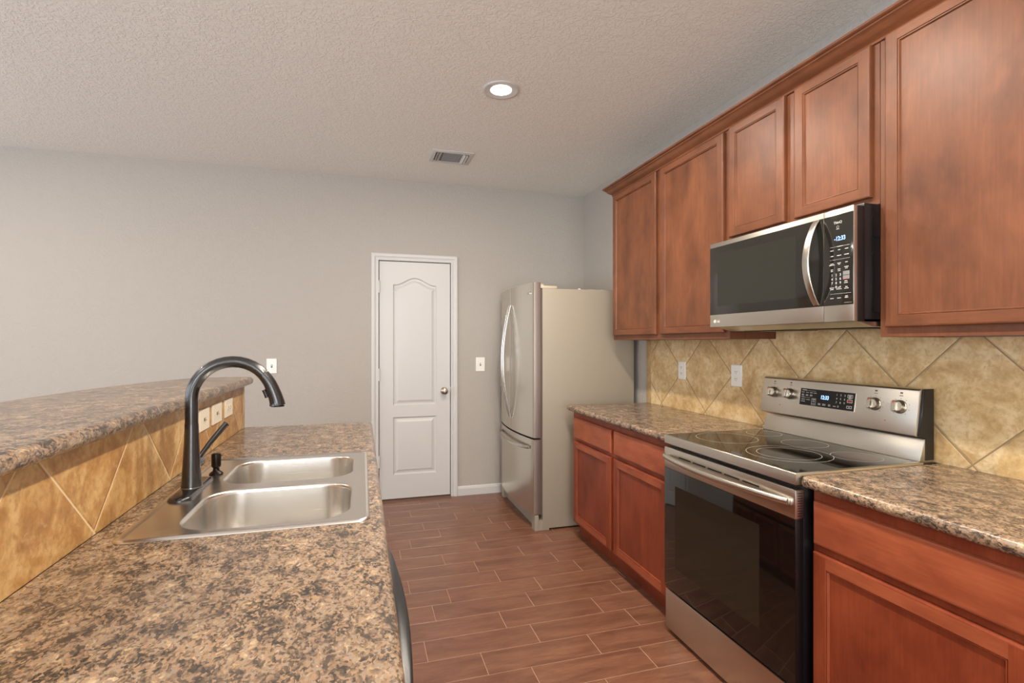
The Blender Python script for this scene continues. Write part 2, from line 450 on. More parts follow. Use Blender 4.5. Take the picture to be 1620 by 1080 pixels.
# back wall with the door opening
DX0, DX1, DZ1 = .1427, .7470, 2.048
ox0, ox1, oz = DX0-.005, DX1+.006, DZ1+.006
mb = MB(); mb.box(XL, ox0-.018, YB, YB+.12, 0, H); mb.box(ox1+.018, XR, YB, YB+.12, 0, H); mb.box(ox0-.018, ox1+.018, YB, YB+.12, oz+.018, H)
structure('wall_back', mb, M['wall'])
def wall_openings(name, axis, c0, c1, lo, hi, wins):
    mb = MB(); edges = [lo]+[v for ab in wins for v in ab]+[hi]
    def bx(a, b, z0, z1):
        if axis == 'x': mb.box(c0, c1, a, b, z0, z1)
        else: mb.box(a, b, c0, c1, z0, z1)
    for i in range(0, len(edges), 2): bx(edges[i], edges[i+1], 0, H)
    for a, b in wins: bx(a, b, 0, WZ[0]); bx(a, b, WZ[1], H)
    structure(name, mb, M['wall'])
wall_openings('wall_left', 'x', XL-.12, XL, YF, YB, WIN_L)
wall_openings('wall_front', 'y', YF-.12, YF, XL, XR, WIN_F)
wi = 1
for axis, c, wins in (('x', XL, WIN_L), ('y', YF, WIN_F)):
    for a, b in wins:
        mb = MB()
        def bx(a_, b_, z0, z1, d0=-.09, d1=-.05, m=mb):
            if axis == 'x': m.box(c+d0, c+d1, a_, b_, z0, z1)
            else: m.box(a_, b_, c+d0, c+d1, z0, z1)
        bx(a, a+.05, *WZ); bx(b-.05, b, *WZ); bx(a, b, WZ[0], WZ[0]+.05); bx(a, b, WZ[1]-.05, WZ[1])
        bx((a+b)/2-.02, (a+b)/2+.02, *WZ); bx(a, b, 1.33, 1.37)
        wo = structure('window_%d' % wi, mb, M['trim'])
        mp = MB()
        if axis == 'x': mp.box(c-.074, c-.070, a+.04, b-.04, WZ[0]+.04, WZ[1]-.04)
        else: mp.box(a+.04, b-.04, c-.074, c-.070, WZ[0]+.04, WZ[1]-.04)
        mp.build('pane', M['pane'], wo); wi += 1

# ------------------------------------------------------------------ door
mb = MB()
# jambs and stop
mb.box(ox0-.018, ox0, YB-.001, YB+.12, 0, oz+.018); mb.box(ox1, ox1+.018, YB-.001, YB+.12, 0, oz+.018); mb.box(ox0, ox1, YB-.001, YB+.12, oz, oz+.018)
dr = structure('door_1', mb, M['trim'])
# casing swept round three sides, stepped profile
cx0, cx1, cz = ox0, ox1, oz
def upath(d, h): return [(cx0-d, YB-h, 0), (cx0-d, YB-h, cz+d), (cx1+d, YB-h, cz+d), (cx1+d, YB-h, 0)]
mb = MB(); mb.rings([upath(d, h) for d, h in ((.001, 0), (.001, .009), (.004, .012), (.016, .012), (.021, .009), (.026, .010), (.034, .016), (.046, .018), (.053, .018), (.057, .015), (.0605, .013), (.0605, 0))], closed=False)
mb.build('casing', M['trim'], dr, angle=25)
# slab with two moulded panels, the upper one arched
ys = YB+.004
def pl(poly, d): return [(p[0], ys+d, p[1]) for p in poly]
xa, xb = .257, .628
arch = [(xa, .815), (xb, .815), (xb, 1.852)]
for k in range(1, 24):
    s_ = k/24; x = xb+(xa-xb)*s_; u = abs(2*s_-1)
    arch.append((x, 1.852+.062*(0.5+0.5*math.cos(PI*min(1, u*1.08)))**1.0))
arch.append((xa, 1.852))
low = [(xa, .220), (xb, .220), (xb, .715), (xa, .715)]
mb = MB(); outer = [(DX0, .017), (DX1, .017), (DX1, DZ1), (DX0, DZ1)]
mb.fill([pl(outer, 0), pl(arch, 0), pl(low, 0)])
for poly in (arch, low):
    lv = [(0, 0), (.004, .007), (.010, .0125), (.017, .0125), (.026, .010), (.042, .0012), (.048, .0008)]
    mb.rings([pl(offset(poly, i), d) for i, d in lv]); mb.fill([pl(offset(poly, lv[-1][0]), lv[-1][1])])
mb.rings([pl(outer, 0), pl(outer, .035)]); mb.fill([pl(outer, .035)])
mb.build('door_slab', M['trim'], dr, angle=20)
mb = MB(); c = (.694, ys, .931)
mb.lathe([(.031, 0), (.031, .003), (.026, .008), (.014, .011), (.0115, .016), (.0115, .030), (.018, .036), (.0255, .044), (.028, .053), (.0265, .060), (.019, .0645), (.008, .066)], c, '-y', 32)
mb.build('door_knob', M['nickel'], dr)
mb = MB(); mb.box(DX1+.0005, DX1+.005, ys-.003, ys+.001, .895, .965, .001); mb.build('strike_plate', M['nickel'], dr)
for z in (1.83, 1.082, .343):
    mb = MB(); mb.tube([(DX0-.002, YB-.008, z-.047), (DX0-.002, YB-.008, z+.047)], .0065, 12)
    for q in (-.049, .049): mb.lathe([(.0075, 0), (.0075, .003), (.003, .006)], (DX0-.002, YB-.008, z+q-(.003 if q > 0 else .003)), 'z', 12)
    mb.build('hinge', M['trim'], dr)
mb = MB(); mb.prism([(YB-.055, .0005), (YB-.050, .006), (YB-.01, .010), (YB+.05, .010), (YB+.05, .0005)], 'x', ox0+.001, ox1-.001); mb.build('threshold', M['threshold'], dr)
# solid block behind the door; its near-black colour stands for closet shade
mb = MB(); mb.box(ox0, ox1, ys+.036, YB+.12, 0, oz); mb.build('door_gap_shade', M['gap_shade'], kind='structure')
# baseboards
def baseboard(name, x0, x1):
    prof = [(YB, 0), (YB-.014, 0), (YB-.014, .060), (YB-.011, .066), (YB-.011, .071), (YB-.006, .078), (YB-.003, .082), (YB, .082)]
    mb = MB(); mb.prism(prof, 'x', x0, x1); structure(name, mb, M['trim'], angle=25)
baseboard('baseboard_back', ox1+.0612, XR); baseboard('baseboard_back_left', XL, ox0-.0612)

# ------------------------------------------------------------------ backsplashes
mb = MB(); mb.box(XT, XR-.0015, .735, 3.345, .9135, 1.372); mb.box(XT, XR-.0015, 1.362, 2.120, 1.372, 1.4262)
bs = mb.build('tile_backsplash', M['tile_r']); tag(bs, 'tan stone tile backsplash laid diagonally behind the stove on the right wall', 'backsplash')
# small bullnose strip at the far end
mb = MB(); mb.box(XT-.0015, XR, 3.290, 3.348, .9145, 1.371, .001); mb.build('edge_tile', M['tile_edge'], bs)

# half wall under the raised bar
XS = -.585
mb = MB(); mb.box(XS-.125, XS-.0095, -.70, 2.945, 0, 1.137); structure('wall_peninsula', mb, M['wall'])
mb = MB(); mb.box(XS-.009, XS, -.70, 2.905, .9145, 1.1365)
bl = mb.build('tile_backsplash', M['tile_l']); tag(bl, 'golden tan diagonal stone tile strip between sink counter and raised bar', 'backsplash')
mb = MB(); mb.box(XS-.009, XS+.001, 2.9065, 2.945, .9145, 1.1365, .001); mb.build('edge_tile', M['tile_edge'], bl)

# ------------------------------------------------------------------ raised bar top
zt = 1.177
outl = [(-.535, -.70), (-.535, 2.900), (-.545, 2.925), (-.565, 2.935), (-.74, 2.935), (-.80, 2.915), (-.845, 2.85), (-.90, 2.72), (-.95, 2.56), (-.995, 2.36), (-1.022, 2.16), (-1.037, 1.95), (-1.04, 1.7), (-1.04, -.70)]
mb = MB(); slab(mb, outl, [1]*(len(outl)-1)+[0], zt-.038, zt, .018)
bt = mb.build('bar_top', M['granite'], angle=50); tag(bt, 'long raised breakfast bar top in speckled brown laminate with rounded nose', 'bar counter')

# ------------------------------------------------------------------ peninsula counter with sink cut-out
PX = .056; PY = 2.955
SX0, SX1, SY0, SY1 = -.527, .020, 1.303, 2.137
outl = [(XS+.002, -.70), (PX, -.70), (PX, PY-.02), (PX-.006, PY-.006), (PX-.02, PY), (XS+.002, PY)]
hole = [(SX0+.02, SY0+.02), (SX1-.02, SY0+.02), (SX1-.02, SY1-.02), (SX0+.02, SY1-.02)]
mb = MB(); slab(mb, outl, [0, 1, 1, 1, 1, 0], .876, .914, .018, holes=[hole])
pc = mb.build('countertop', M['granite'], angle=50); tag(pc, 'speckled brown laminate countertop around the double sink, below the raised bar', 'countertop')

# sink
sk = empty('kitchen_sink', (-.25, 1.72, .9145), 'double-bowl stainless steel drop-in sink in the left counter', 'sink')
mb = MB()
out = rrect(SX0, SX1, SY0, SY1, .030, 6)
lv = [(0, .9146), (.0015, .9175), (.006, .9205), (.012, .9205), (.018, .9180), (.024, .9172)]
L = [[(p[0], p[1], z) for p in offset(out, i)] for i, z in lv]
mb.rings(L)
bowls = [rrect(-.425, -.025, 1.340, 1.694, .095, 10), rrect(-.425, -.025, 1.746, 2.090, .095, 10)]
mb.fill([L[-1]]+[[(p[0], p[1], .9172) for p in b] for b in bowls])
mb.build('sink_rim', M['sink'], sk, angle=60)
for b, cy in zip(bowls, (1.517, 1.918)):
    mb = MB()
    lv = [(0, .9172), (.003, .9158), (.0055, .912), (.0065, .905), (.010, .80), (.016, .768), (.028, .748), (.048, .737), (.07, .734), (.11, .7325)]
    LL = [[(p[0], p[1], z) for p in offset(b, i)] for i, z in lv[:8]]
    # final loops shrink towards the drain
    cx = -.225
    base = LL[-1]
    for f_, z in ((.75, .7345), (.45, .7325), (.2, .7305)):
        LL.append([(cx+(p[0]-cx)*f_, cy+(p[1]-cy)*f_, z) for p in base])
    mb.rings(LL, cap1=True); bo = mb.build('bowl', M['sink'], sk, angle=70)
    mb = MB(); mb.lathe([(.055, 0), (.055, .002), (.048, .003), (.042, .0), (.038, -.002), (.010, -.002), (.010, .004), (.004, .006)], (cx, cy, .7325), 'z', 28)
    mb.build('drain', M['chrome'], bo)

# faucet
fx, fy = -.483, 1.720
fa = empty('kitchen_faucet', (fx, fy, .9172), 'dark bronze gooseneck pull-down faucet behind the sink', 'faucet')
mb = MB(); pl_ = rrect(fx-.030, fx+.030, fy-.128, fy+.128, .029, 8)
mb.rings([[(p[0], p[1], z) for p in offset(pl_, i)] for i, z in ((0, .9173), (0, .9205), (.003, .925), (.008, .927))], cap0=True, cap1=True)
mb.build('base_plate', M['faucet'], fa, angle=50)
mb = MB()
mb.lathe([(.0275, .0), (.0272, .006), (.0255, .03), (.0225, .08), (.0198, .13), (.0182, .17), (.0178, .185)], (fx, fy, .9272), 'z', 36)
mb.build('body', M['faucet'], fa, angle=50)
mb = MB(); mb.lathe([(.0288, 0), (.0288, .0022), (.027, .0026)], (fx, fy, .9265), 'z', 36); mb.build('collar_ring', M['chrome'], fa)
R = .109; zc = 1.186
path = [(fx, fy, 1.1125)]+[(fx, fy, zc-.06+.02*k) for k in range(3)]
for k in range(0, 15):
    a = math.radians(-90+140*k/14); path.append((fx+R+R*math.sin(a), fy, zc+R*math.cos(a)))
mb = MB(); mb.tube(path, .0172, 24, up=(0, 1, 0)); mb.build('spout', M['faucet'], fa, angle=50)
a = math.radians(50); p0 = Vector((fx+R+R*math.sin(a), fy, zc+R*math.cos(a)))
hp = [p0+Vector((math.cos(a), 0, -math.sin(a)))*.0012, (-.2725, fy, 1.230), (-.2600, fy, 1.200), (-.2515, fy, 1.172), (-.2495, fy, 1.160)]
mb = MB(); mb.tube(lerp_path(hp, 4), [.0170+.0062*(k/16)**1.1 for k in range(17)], 24, up=(0, 1, 0))
sh = mb.build('spray_head', M['faucet'], fa, angle=50)
mb = MB(); mb.tube(lerp_path([(-.2880, fy, 1.2080), (-.2835, fy, 1.1980), (-.2785, fy, 1.1840)], 4), .0065, 12, flat=1.1)
mb.build('spray_button', M['black'], sh)
mb = MB(); mb.lathe([(.0195, 0), (.0195, .003)], (-.2493, fy, 1.1588), '-z', 24); mb.build('nozzle', M['black_matte'], sh)
# side lever on the far side of the body
mb = MB(); mb.tube([(fx+.002, fy+.012, .990), (fx+.004, fy+.045, .990), (fx+.004, fy+.058, .990)], [.0175, .0178, .0165], 24)
hub = mb.build('handle_hub', M['faucet'], fa, angle=50)
mb = MB(); mb.tube(lerp_path([(fx+.004, fy+.048, .996), (fx+.012, fy+.060, 1.012), (fx+.030, fy+.080, 1.042), (fx+.055, fy+.105, 1.078), (fx+.066, fy+.116, 1.093)], 5), [.0085, .0075, .0070]+[.0072+.0035*k/17 for k in range(18)], 14, flat=.75)
mb.build('lever', M['faucet'], hub, angle=50)

# soap dispenser
sx, sy = -.463, 1.905
mb = MB()
mb.lathe([(.021, 0), (.021, .003), (.017, .007), (.011, .011), (.0095, .016), (.0095, .021), (.0135, .025), (.0145, .030), (.0145, .062), (.0135, .067), (.010, .069)], (sx, sy, .9173), 'z', 28)
mb.tube([(sx, sy, .974), (sx+.006, sy+.024, .973)], [.006, .005], 10)
so = mb.build('soap_dispenser', M['bronze'], angle=40); tag(so, 'small dark bronze soap dispenser pump beside the faucet', 'soap dispenser')

# peninsula base: panels and doors facing the aisle, and a dishwasher
pb = empty('base_cabinet', (-.27, 2.13, 0), 'cherry wood sink base cabinet hidden under the left counter', 'cabinet')
mb = MB()
mb.box(-.565, .012, 1.315, 1.333, .10, .874); mb.box(-.565, .012, 2.912, 2.930, .0, .874); mb.box(-.565, .0, 1.333, 2.912, .10, .118); mb.box(-.565, -.55, 1.333, 2.912, .118, .874)
mb.box(-.05, -.04, 1.315, 2.912, 0, .10)
mb.box(.0, .012, 1.333, 2.912, .84, .874); mb.box(.0, .012, 1.333, 2.912, .118, .14)
mb.box(.0, .012, 2.10, 2.14, .14, .84); mb.build('carcass', M['wood_red'], pb)

def rect_loop(y0, y1, z0, z1, x, ins):
    return [(x, y0+ins, z0+ins), (x, y1-ins, z0+ins), (x, y1-ins, z1-ins), (x, y0+ins, z1-ins)]
def panel_front(name, parent, y0, y1, z0, z1, xf, thick=.019, stile=.043, rail=.038, sgn=-1, mats=None, flat=False):
    """cabinet door or drawer front in plane x, front face towards sgn*x; rails and stiles with a bead and recessed panel"""
    mb = MB(); X = lambda d: xf - sgn*d
    def lp(iy, iz, d): return [(X(d), y0+iy, z0+iz), (X(d), y1-iy, z0+iz), (X(d), y1-iy, z1-iz), (X(d), y0+iy, z1-iz)]
    e = .0035 if not flat else .0050
    mb.rings([lp(0, 0, thick), lp(0, 0, e*1.6), lp(e*.4, e*.4, e*.5), (lp(e, e, .0007)), lp(e*1.8, e*1.8, 0)], cap0=True)
    if flat:
        mb.fill([lp(e*1.8, e*1.8, 0)], mat=0)
        ob = mb.build(name, mats or M['wood_h'], parent, flat=True); return ob
    # mitre-free frame: two stiles (vertical grain) and two rails (horizontal grain)
    o = lp(e*1.8, e*1.8, 0); q = lp(stile, rail, 0)
    zlo, zhi = z0+rail, z1-rail
    ya, yb_ = y0+stile, y1-stile
    y0i, y1i, z0i, z1i = y0+e*1.8, y1-e*1.8, z0+e*1.8, z1-e*1.8
    x = X(0)
    for (a_, b_, c_, d_, mt) in ((y0i, ya, z0i, z1i, 0), (yb_, y1i, z0i, z1i, 0), (ya, yb_, z0i, zlo, 1), (ya, yb_, zhi, z1i, 1)):
        f = mb.bm.faces.new([mb.bm.verts.new(p) for p in ((x, a_, c_), (x, b_, c_), (x, b_, d_), (x, a_, d_))]); f.material_index = mt
    mb.rings([lp(stile, rail, 0), lp(stile+.0012, rail+.0012, .0032), lp(stile+.0026, rail+.0026, .0032), lp(stile+.0036, rail+.0036, .0016), lp(stile+.0056, rail+.0056, .0018), lp(stile+.0085, rail+.0085, .0085)])
    mb.rings([lp(stile+.0085, rail+.0085, .0085), lp(stile+.009, rail+.009, .0085)], cap1=True, mat=2)
    return mb.build(name, mats or [M['wood'], M['wood_h'], M['wood']], parent, flat=True)
RED = [M['wood_red'], M['wood_red_h'], M['wood_panel_red']]
for (a_, b_) in ((1.345, 2.105), (2.135, 2.90)):
    m_ = (a_+b_)/2
    panel_front('door', pb, a_, m_-.003, .13, .665, .031, stile=.05, rail=.045, sgn=1, mats=RED)
    panel_front('door', pb, m_+.003, b_, .13, .665, .031, stile=.05, rail=.045, sgn=1, mats=RED)
    panel_front('drawer_front', pb, a_, b_, .70, .835, .031, sgn=1, mats=M['wood_red_h'], flat=True)

dw = empty('dishwasher', (-.27, 1.0, 0), 'black dishwasher with a bowed handle edge jutting from under the left counter', 'dishwasher')
mb = MB(); mb.box(-.56, .0, .705, 1.305, .09, .872); mb.box(-.5, -.04, .71, 1.30, 0, .09); mb.build('body', M['black'], dw)
mb = MB(); mb.box(.0005, .030, .708, 1.302, .095, .770, .003); mb.build('door', M['black'], dw)
arc = [(.002, .705), (.068, .705)]+[(.068+.016*math.sin(PI*k/14), .705+.594*k/14) for k in range(1, 14)]+[(.066, 1.300), (.002, 1.300)]
mb = MB(); mb.prism(arc, 'z', .775, .845, .004, 2); mb.build('handle_panel', M['black'], dw, angle=40)
cb = empty('base_cabinet', (-.27, 0, 0), 'plain cherry wood cabinet under the near end of the left counter', 'cabinet')
mb = MB(); mb.box(-.565, .012, -.66, .698, .10, .874, .001); mb.box(-.56, -.04, -.66, .698, 0, .10); mb.build('carcass', M['wood_red'], cb)
panel_front('door', cb, -.64, .01, .13, .835, .0315, stile=.05, rail=.045, sgn=1, mats=RED)
panel_front('door', cb, .02, .68, .13, .835, .0315, stile=.05, rail=.045, sgn=1, mats=RED)

# ------------------------------------------------------------------ right-hand base cabinets and counters
XB = 1.410
def base_cab(loc, label, y0, y1, cols, nearend=False):
    o = empty('base_cabinet', loc, label, 'cabinet')
    mb = MB(); mb.box(XB+.0195, XR-.012, y0, y1, .100, .8745, .0008, 1); mb.box(XB+.075, XR-.015, y0+.002, y1-.002, 0, .0995)
    mb.build('carcass', M['wood_red'], o)
    for (a_, b_) in cols:
        panel_front('door', o, a_, b_, .122, .674, XB, stile=.048, rail=.042, mats=RED)
        panel_front('drawer_front', o, a_, b_, .698, .838, XB, mats=M['wood_red_h'], flat=True)
    return o
base_cab((1.72, 2.73, 0), 'cherry wood base cabinet between fridge and stove, two doors and two drawers', 2.126, 3.334, [(2.748, 3.296), (2.160, 2.708)])
base_cab((1.72, 1.03, 0), 'cherry wood base cabinet to the right of the stove, nearest the camera', .735, 1.340, [(.752, 1.327)])
for (y0, y1, wt, lab) in ((2.122, 3.352, [0, 0, 1, 1], 'speckled brown laminate countertop between fridge and stove'), (.733, 1.346, [1, 0, 0, 1], 'speckled grey brown laminate countertop right of the stove')):
    mb = MB(); outl = [(1.386, y0), (XT-.0005 if False else XT-.001, y0), (XT-.001, y1), (1.386, y1)]
    if y1 > 3: outl = [(1.386, y0), (XR-.001, y0), (XR-.001, y1-.001), (1.386, y1-.001)]; outl = [(1.386, y0), (XT-.001, y0), (XT-.001, y1), (1.386, y1)]
    slab(mb, outl, [w_*1.0 for w_ in wt], .876, .914, .018)
    tag(mb.build('countertop', M['granite'], angle=50), lab, 'countertop')

# ------------------------------------------------------------------ upper cabinets
XU = 1.744; XD = 1.724
def upper(label, y0, y1, z0, z1, doors):
    o = empty('wall_cabinet', (1.88, (y0+y1)/2, z0), label, 'cabinet')
    mb = MB()
    # case with a face frame that hangs a little below the bottom panel
    mb.box(XU, XU+.019, y0, y1, z0, z1, .0008, 1); mb.box(XU+.0191, XR-.001, y0+.0005, y0+.016, z0, z1); mb.box(XU+.0191, XR-.001, y1-.016, y1-.0005, z0, z1)
    mb.box(XU+.0191, XR-.001, y0+.016, y1-.016, z0+.016, z0+.030); mb.box(XU+.0191, XR-.001, y0+.016, y1-.016, z1-.014, z1)
    mb.box(XR-.006, XR-.001, y0+.016, y1-.016, z0+.030, z1-.014)
    mb.build('carcass', M['wood'], o)
    for d in doors: panel_front('door', o, *d, XD)
    return o
ZT = 2.425
upper('tall cherry wall cabinet with two doors, left of the microwave', 2.124, 3.342, 1.372, ZT, [(2.764, 3.320, 1.404, 2.400), (2.152, 2.716, 1.404, 2.400)])
upper('short cherry wall cabinet with two doors, directly above the microwave', 1.361, 2.122, 1.840, ZT, [(1.768, 2.112, 1.868, 2.406), (1.384, 1.716, 1.868, 2.406)])
upper('tall cherry wall cabinet with one wide door, right of the microwave', .760, 1.359, 1.372, ZT, [(.785, 1.330, 1.406, 2.410)])
# crown moulding
def cp(d, z): return [(XU-d, .760, z), (XU-d, 3.342+d, z), (XR-.0005, 3.342+d, z)]
prof = [(.0, 2.4265), (.004, 2.4265), (.0075, 2.428), (.009, 2.432), (.0075, 2.436), (.010, 2.438), (.014, 2.441), (.022, 2.445), (.030, 2.451), (.037, 2.459), (.043, 2.466), (.048, 2.468), (.050, 2.472), (.056, 2.474), (.060, 2.478), (.060, 2.485), (0, 2.485)]
prof = [(d, 2.405+(z-2.4265)*.066/.0585) if i else (d, 2.405) for i, (d, z) in enumerate(prof)]
prof = [(.0005, 2.4052)]+prof[1:-1]+[(.0005, prof[-1][1])]
mb = MB(); mb.rings([cp(d, z) for d, z in prof]+[cp(*prof[0])], closed=False)
cr = mb.build('crown_molding', M['wood_h'], angle=30); tag(cr, 'stepped cherry wood crown molding along the tops of the wall cabinets', 'molding')

# ------------------------------------------------------------------ microwave
mw = empty('microwave', (1.83, 1.735, 1.427), 'over-the-range stainless and black microwave under the short cabinet', 'microwave')
MX = 1.620; my0, my1, mz0, mz1 = 1.357, 2.112, 1.427, 1.826; ys_ = 1.476
mb = MB(); mb.box(1.6716, XR-.001, my0+.003, my1-.003, 1.434, 1.838, .003)
# embossed ribs on the side
for (za, zb) in ((1.72, 1.80), (1.46, 1.67)):
    mb.prism(rrect(1.705, 1.99, za, zb, .012, 4), 'y', my0+.0005, my0+.004)
mb.build('body', M['black'], mw)
mb = MB(); mb.box(1.638, 1.6714, my0, my1, mz0, mz1, .002); mb.build('front_frame', M['black'], mw)
mb = MB(); mb.box(MX, 1.6378, ys_+.0008, my1, mz0, mz1, .0015)
md = mb.build('door', M['steel'], mw)
mb = MB(); mb.box(MX-.0012, MX+.004, ys_+.0012, my1-.001, 1.485, 1.806, .0008); mb.build('door_glass', M['mw_glass'], md)
mb = MB(); mb.box(MX-.0015, MX+.0, 1.60, my1-.055, 1.525, 1.77, .0001, 1); mb.build('window', M['mw_window'], md)
# bowed strap handle
hz = [1.490+(1.803-1.490)*k/24 for k in range(25)]
mb = MB(); loops = []
for k, z in enumerate(hz):
    s_ = math.sin(PI*k/24); x = MX-.004-.052*s_**.8; wy = .0125+.002*s_; tx = .0045
    c_ = Vector((x, 1.502, z)); pr = rrect(-tx, tx, -wy, wy, .004, 3)
    loops.append([(c_.x+u, c_.y+v, z) for u, v in pr])
mb.rings(loops, cap0=True, cap1=True); mb.build('handle', M['steel_v'], md, angle=50)
mb = MB()
mb.lathe([(.0085, 0), (.0085, .0006)], (MX-.0001, 2.0775, 1.4535), '-x', 24, mat=0)
text_into(mb, 'LG', .0155, (MX-.0005, 2.052, 1.4535), *FX, font_bold=True)
lg = mb.build('logo', M['print'], md, recalc=False)
mb = MB()   # the ring, the stem and the dot inside the round mark
circ = [(2.0775-.0055*math.cos(2*PI*k/20+.5), 1.4535+.0055*math.sin(2*PI*k/20+.5)) for k in range(17)]
mb.tube([(MX-.0009, y, z) for y, z in circ], .0006, 6); mb.tube([(MX-.0009, 2.0775, 1.456), (MX-.0009, 2.0775, 1.451), (MX-.0009, 2.0755, 1.451)], .0006, 6)
mb.build('logo_mark', M['steel'], lg)
# control panel side
mb = MB(); mb.box(MX, 1.6378, my0, ys_-.0008, mz0, mz1, .0015); cpn = mb.build('control_panel', M['steel'], mw)
mb = MB(); mb.box(MX-.0012, MX+.004, my0+.001, ys_-.0012, 1.485, 1.806, .0008); mb.build('panel_glass', M['mw_glass'], cpn)
xf = MX-.0016
mb = MB(); text_into(mb, '-12:33', .0215, (xf, 1.4090, 1.7205), *FX, sx=.82, font_bold=True); mb.build('clock_display', M['led'], cpn, recalc=False)
def dash(mb, y, z, w_, h_=.0028, x=None, mat=0):
    x = xf if x is None else x
    k = max(1, int(w_/.0032))       # a word too small to read: a row of tiny strokes
    for q in range(k):
        yy = y+w_/2-(q+.5)*w_/k; hh = h_*random.uniform(.65, 1)
        mb.box(x-.0003, x+.0003, yy-w_/k*.40, yy+w_/k*.40, z-hh/2, z+hh/2, mat=mat)
mb = MB()
text_into(mb, 'ThinQ', .0125, (xf, 1.4170, 1.7780), *FX)
ci = [(xf, 1.4170-.0042*math.cos(2*PI*k/16), 1.7625+.0042*math.sin(2*PI*k/16)) for k in range(17)]
mb.tube(ci, .0004, 5, cap=False); dash(mb, 1.4170, 1.7550, .012, .0018)
mb.box(xf-.0002, xf+.0002, 1.370, 1.448, 1.6925, 1.6932); dash(mb, 1.409, 1.6930, .024, .003)
mb.box(xf-.0002, xf+.0002, 1.370, 1.448, 1.6470, 1.6476); mb.box(xf-.0002, xf+.0002, 1.366, 1.448, 1.5255, 1.5261)
for z, ws in ((1.681, (.013, .009, .014)), (1.661, (.013, .018, .018)), (1.6340, (.013, .014, .010)), (1.6295, (.022, .008, 0)), (1.6180, (0, 0, .016)), (1.6125, (.010, .011, .010)), (1.607, (.009, .010, 0)),
              (1.5480, (.018, .010, .009)), (1.5425, (.013, .021, .016)), (1.5155, (0, 0, .011)), (1.5105, (.014, .015, .014))):
    for y, w_ in zip((1.4405, 1.4120, 1.3830), ws):
        if w_: dash(mb, y, z, w_)
for j, row in enumerate((('1', '2', '3'), ('4', '5', '6'), ('7', '8', '9'), ('-', '0', '+'))):
    for i, ch in enumerate(row): text_into(mb, ch, .0125, (xf, 1.4400-.0165*i, 1.5925-.0128*j*1.12), *FX)
dash(mb, 1.385, 1.5600+.008, .012); dash(mb, 1.385, 1.562, .015)
mb.box(xf-.0002, xf+.0002, 1.363, 1.392, 1.4925, 1.4930)
mb.build('key_legends', M['print'], cpn, recalc=False)
mb = MB(); mb.box(xf-.0002, xf+.0003, 1.3715, 1.3965, 1.5895, 1.6030); mb.box(xf-.0002, xf+.0003, 1.3715, 1.3965, 1.5755, 1.5880); mb.build('start_keys', M['grey_key'], cpn)
mb = MB(); mb.box(xf-.0003, xf+.0003, 1.3715, 1.3965, 1.5740, 1.5753); mb.build('key_stripe', M['red'], cpn)
# underside hood with filters and cook lamp
mb = MB(); mb.prism([(1.645, 1.4265), (1.99, 1.4265), (1.985, 1.412), (1.72, 1.408)], 'y', my0+.01, my1-.02, .001, 1)
hd = mb.build('underside', M['steel'], mw)
for (a_, b_) in ((1.44, 1.70), (1.76, 2.03)):
    mb = MB(); mb.box(1.745, 1.90, a_, b_, 1.4045, 1.4085, .001); mb.build('grease_filter', M['bronze'], hd)

# ------------------------------------------------------------------ stove
st = empty('electric_range', (1.69, 1.732, 0), 'freestanding stainless steel electric stove with black glass oven door', 'stove')
RX = 1.370; ry0, ry1 = 1.353, 2.113
mb = MB(); mb.box(RX+.035, 1.995, ry0+.004, ry1-.004, .03, .880, .002)
for (a_, b_) in ((1.45, ry0+.05), (1.45, ry1-.05), (1.95, ry0+.05), (1.95, ry1-.05)): mb.lathe([(.018, 0), (.018, .03)], (a_, b_, 0), 'z', 12)
mb.build('body', M['black'], st)
mb = MB(); mb.box(RX+.001, RX+.034, ry0+.003, ry1-.003, .022, .204, .004); mb.build('storage_drawer', M['steel'], st)
# door
mb = MB(); mb.box(RX+.001, RX+.0345, ry0+.002, ry1-.002, .214, .866, .003); od = mb.build('oven_door', M['black'], st)
mb = MB(); mb.box(RX-.0022, RX+.0012, ry0+.001, ry1-.001, .2145, .7705, .0012); gls = mb.build('door_glass', M['black_glass'], od)
mb = MB(); mb.box(RX-.0025, RX-.0021, ry0+.16, ry1-.085, .325, .700); mb.build('oven_window', M['oven_window'], gls)
mb = MB(); mb.box(RX-.0025, RX+.0346, ry0+.0005, ry1-.0005, .771, .8665, .002); bd = mb.build('trim_band', M['steel'], od)
mb = MB()
for k in range(5):
    y = ry0+.16+k*.100; mb.box(RX-.0032, RX-.0024, y, y+.085, .833, .839)
mb.build('vent_slots', M['black_matte'], bd); mb = MB()
for k in range(10):
    z = .780+k*.0082; mb.box(RX+.006, RX+.026, ry0-.0004, ry0+.001, z, z+.0026)
mb.build('side_vent', M['black_matte'], bd)
mb = MB(); hp = []
for k in range(21):
    s_ = k/20; hp.append((RX-.012-.042*math.sin(PI*s_)**.75, ry0+.020+(ry1-ry0-.040)*s_, .826))
mb.tube(hp, .0125, 18, up=(0, 0, 1), flat=1.0)
for yy in (ry0+.020, ry1-.020): mb.box(RX-.012, RX-.001, yy-.010, yy+.010, .815, .837, .003)
mb.build('handle', M['steel'], bd, angle=50)
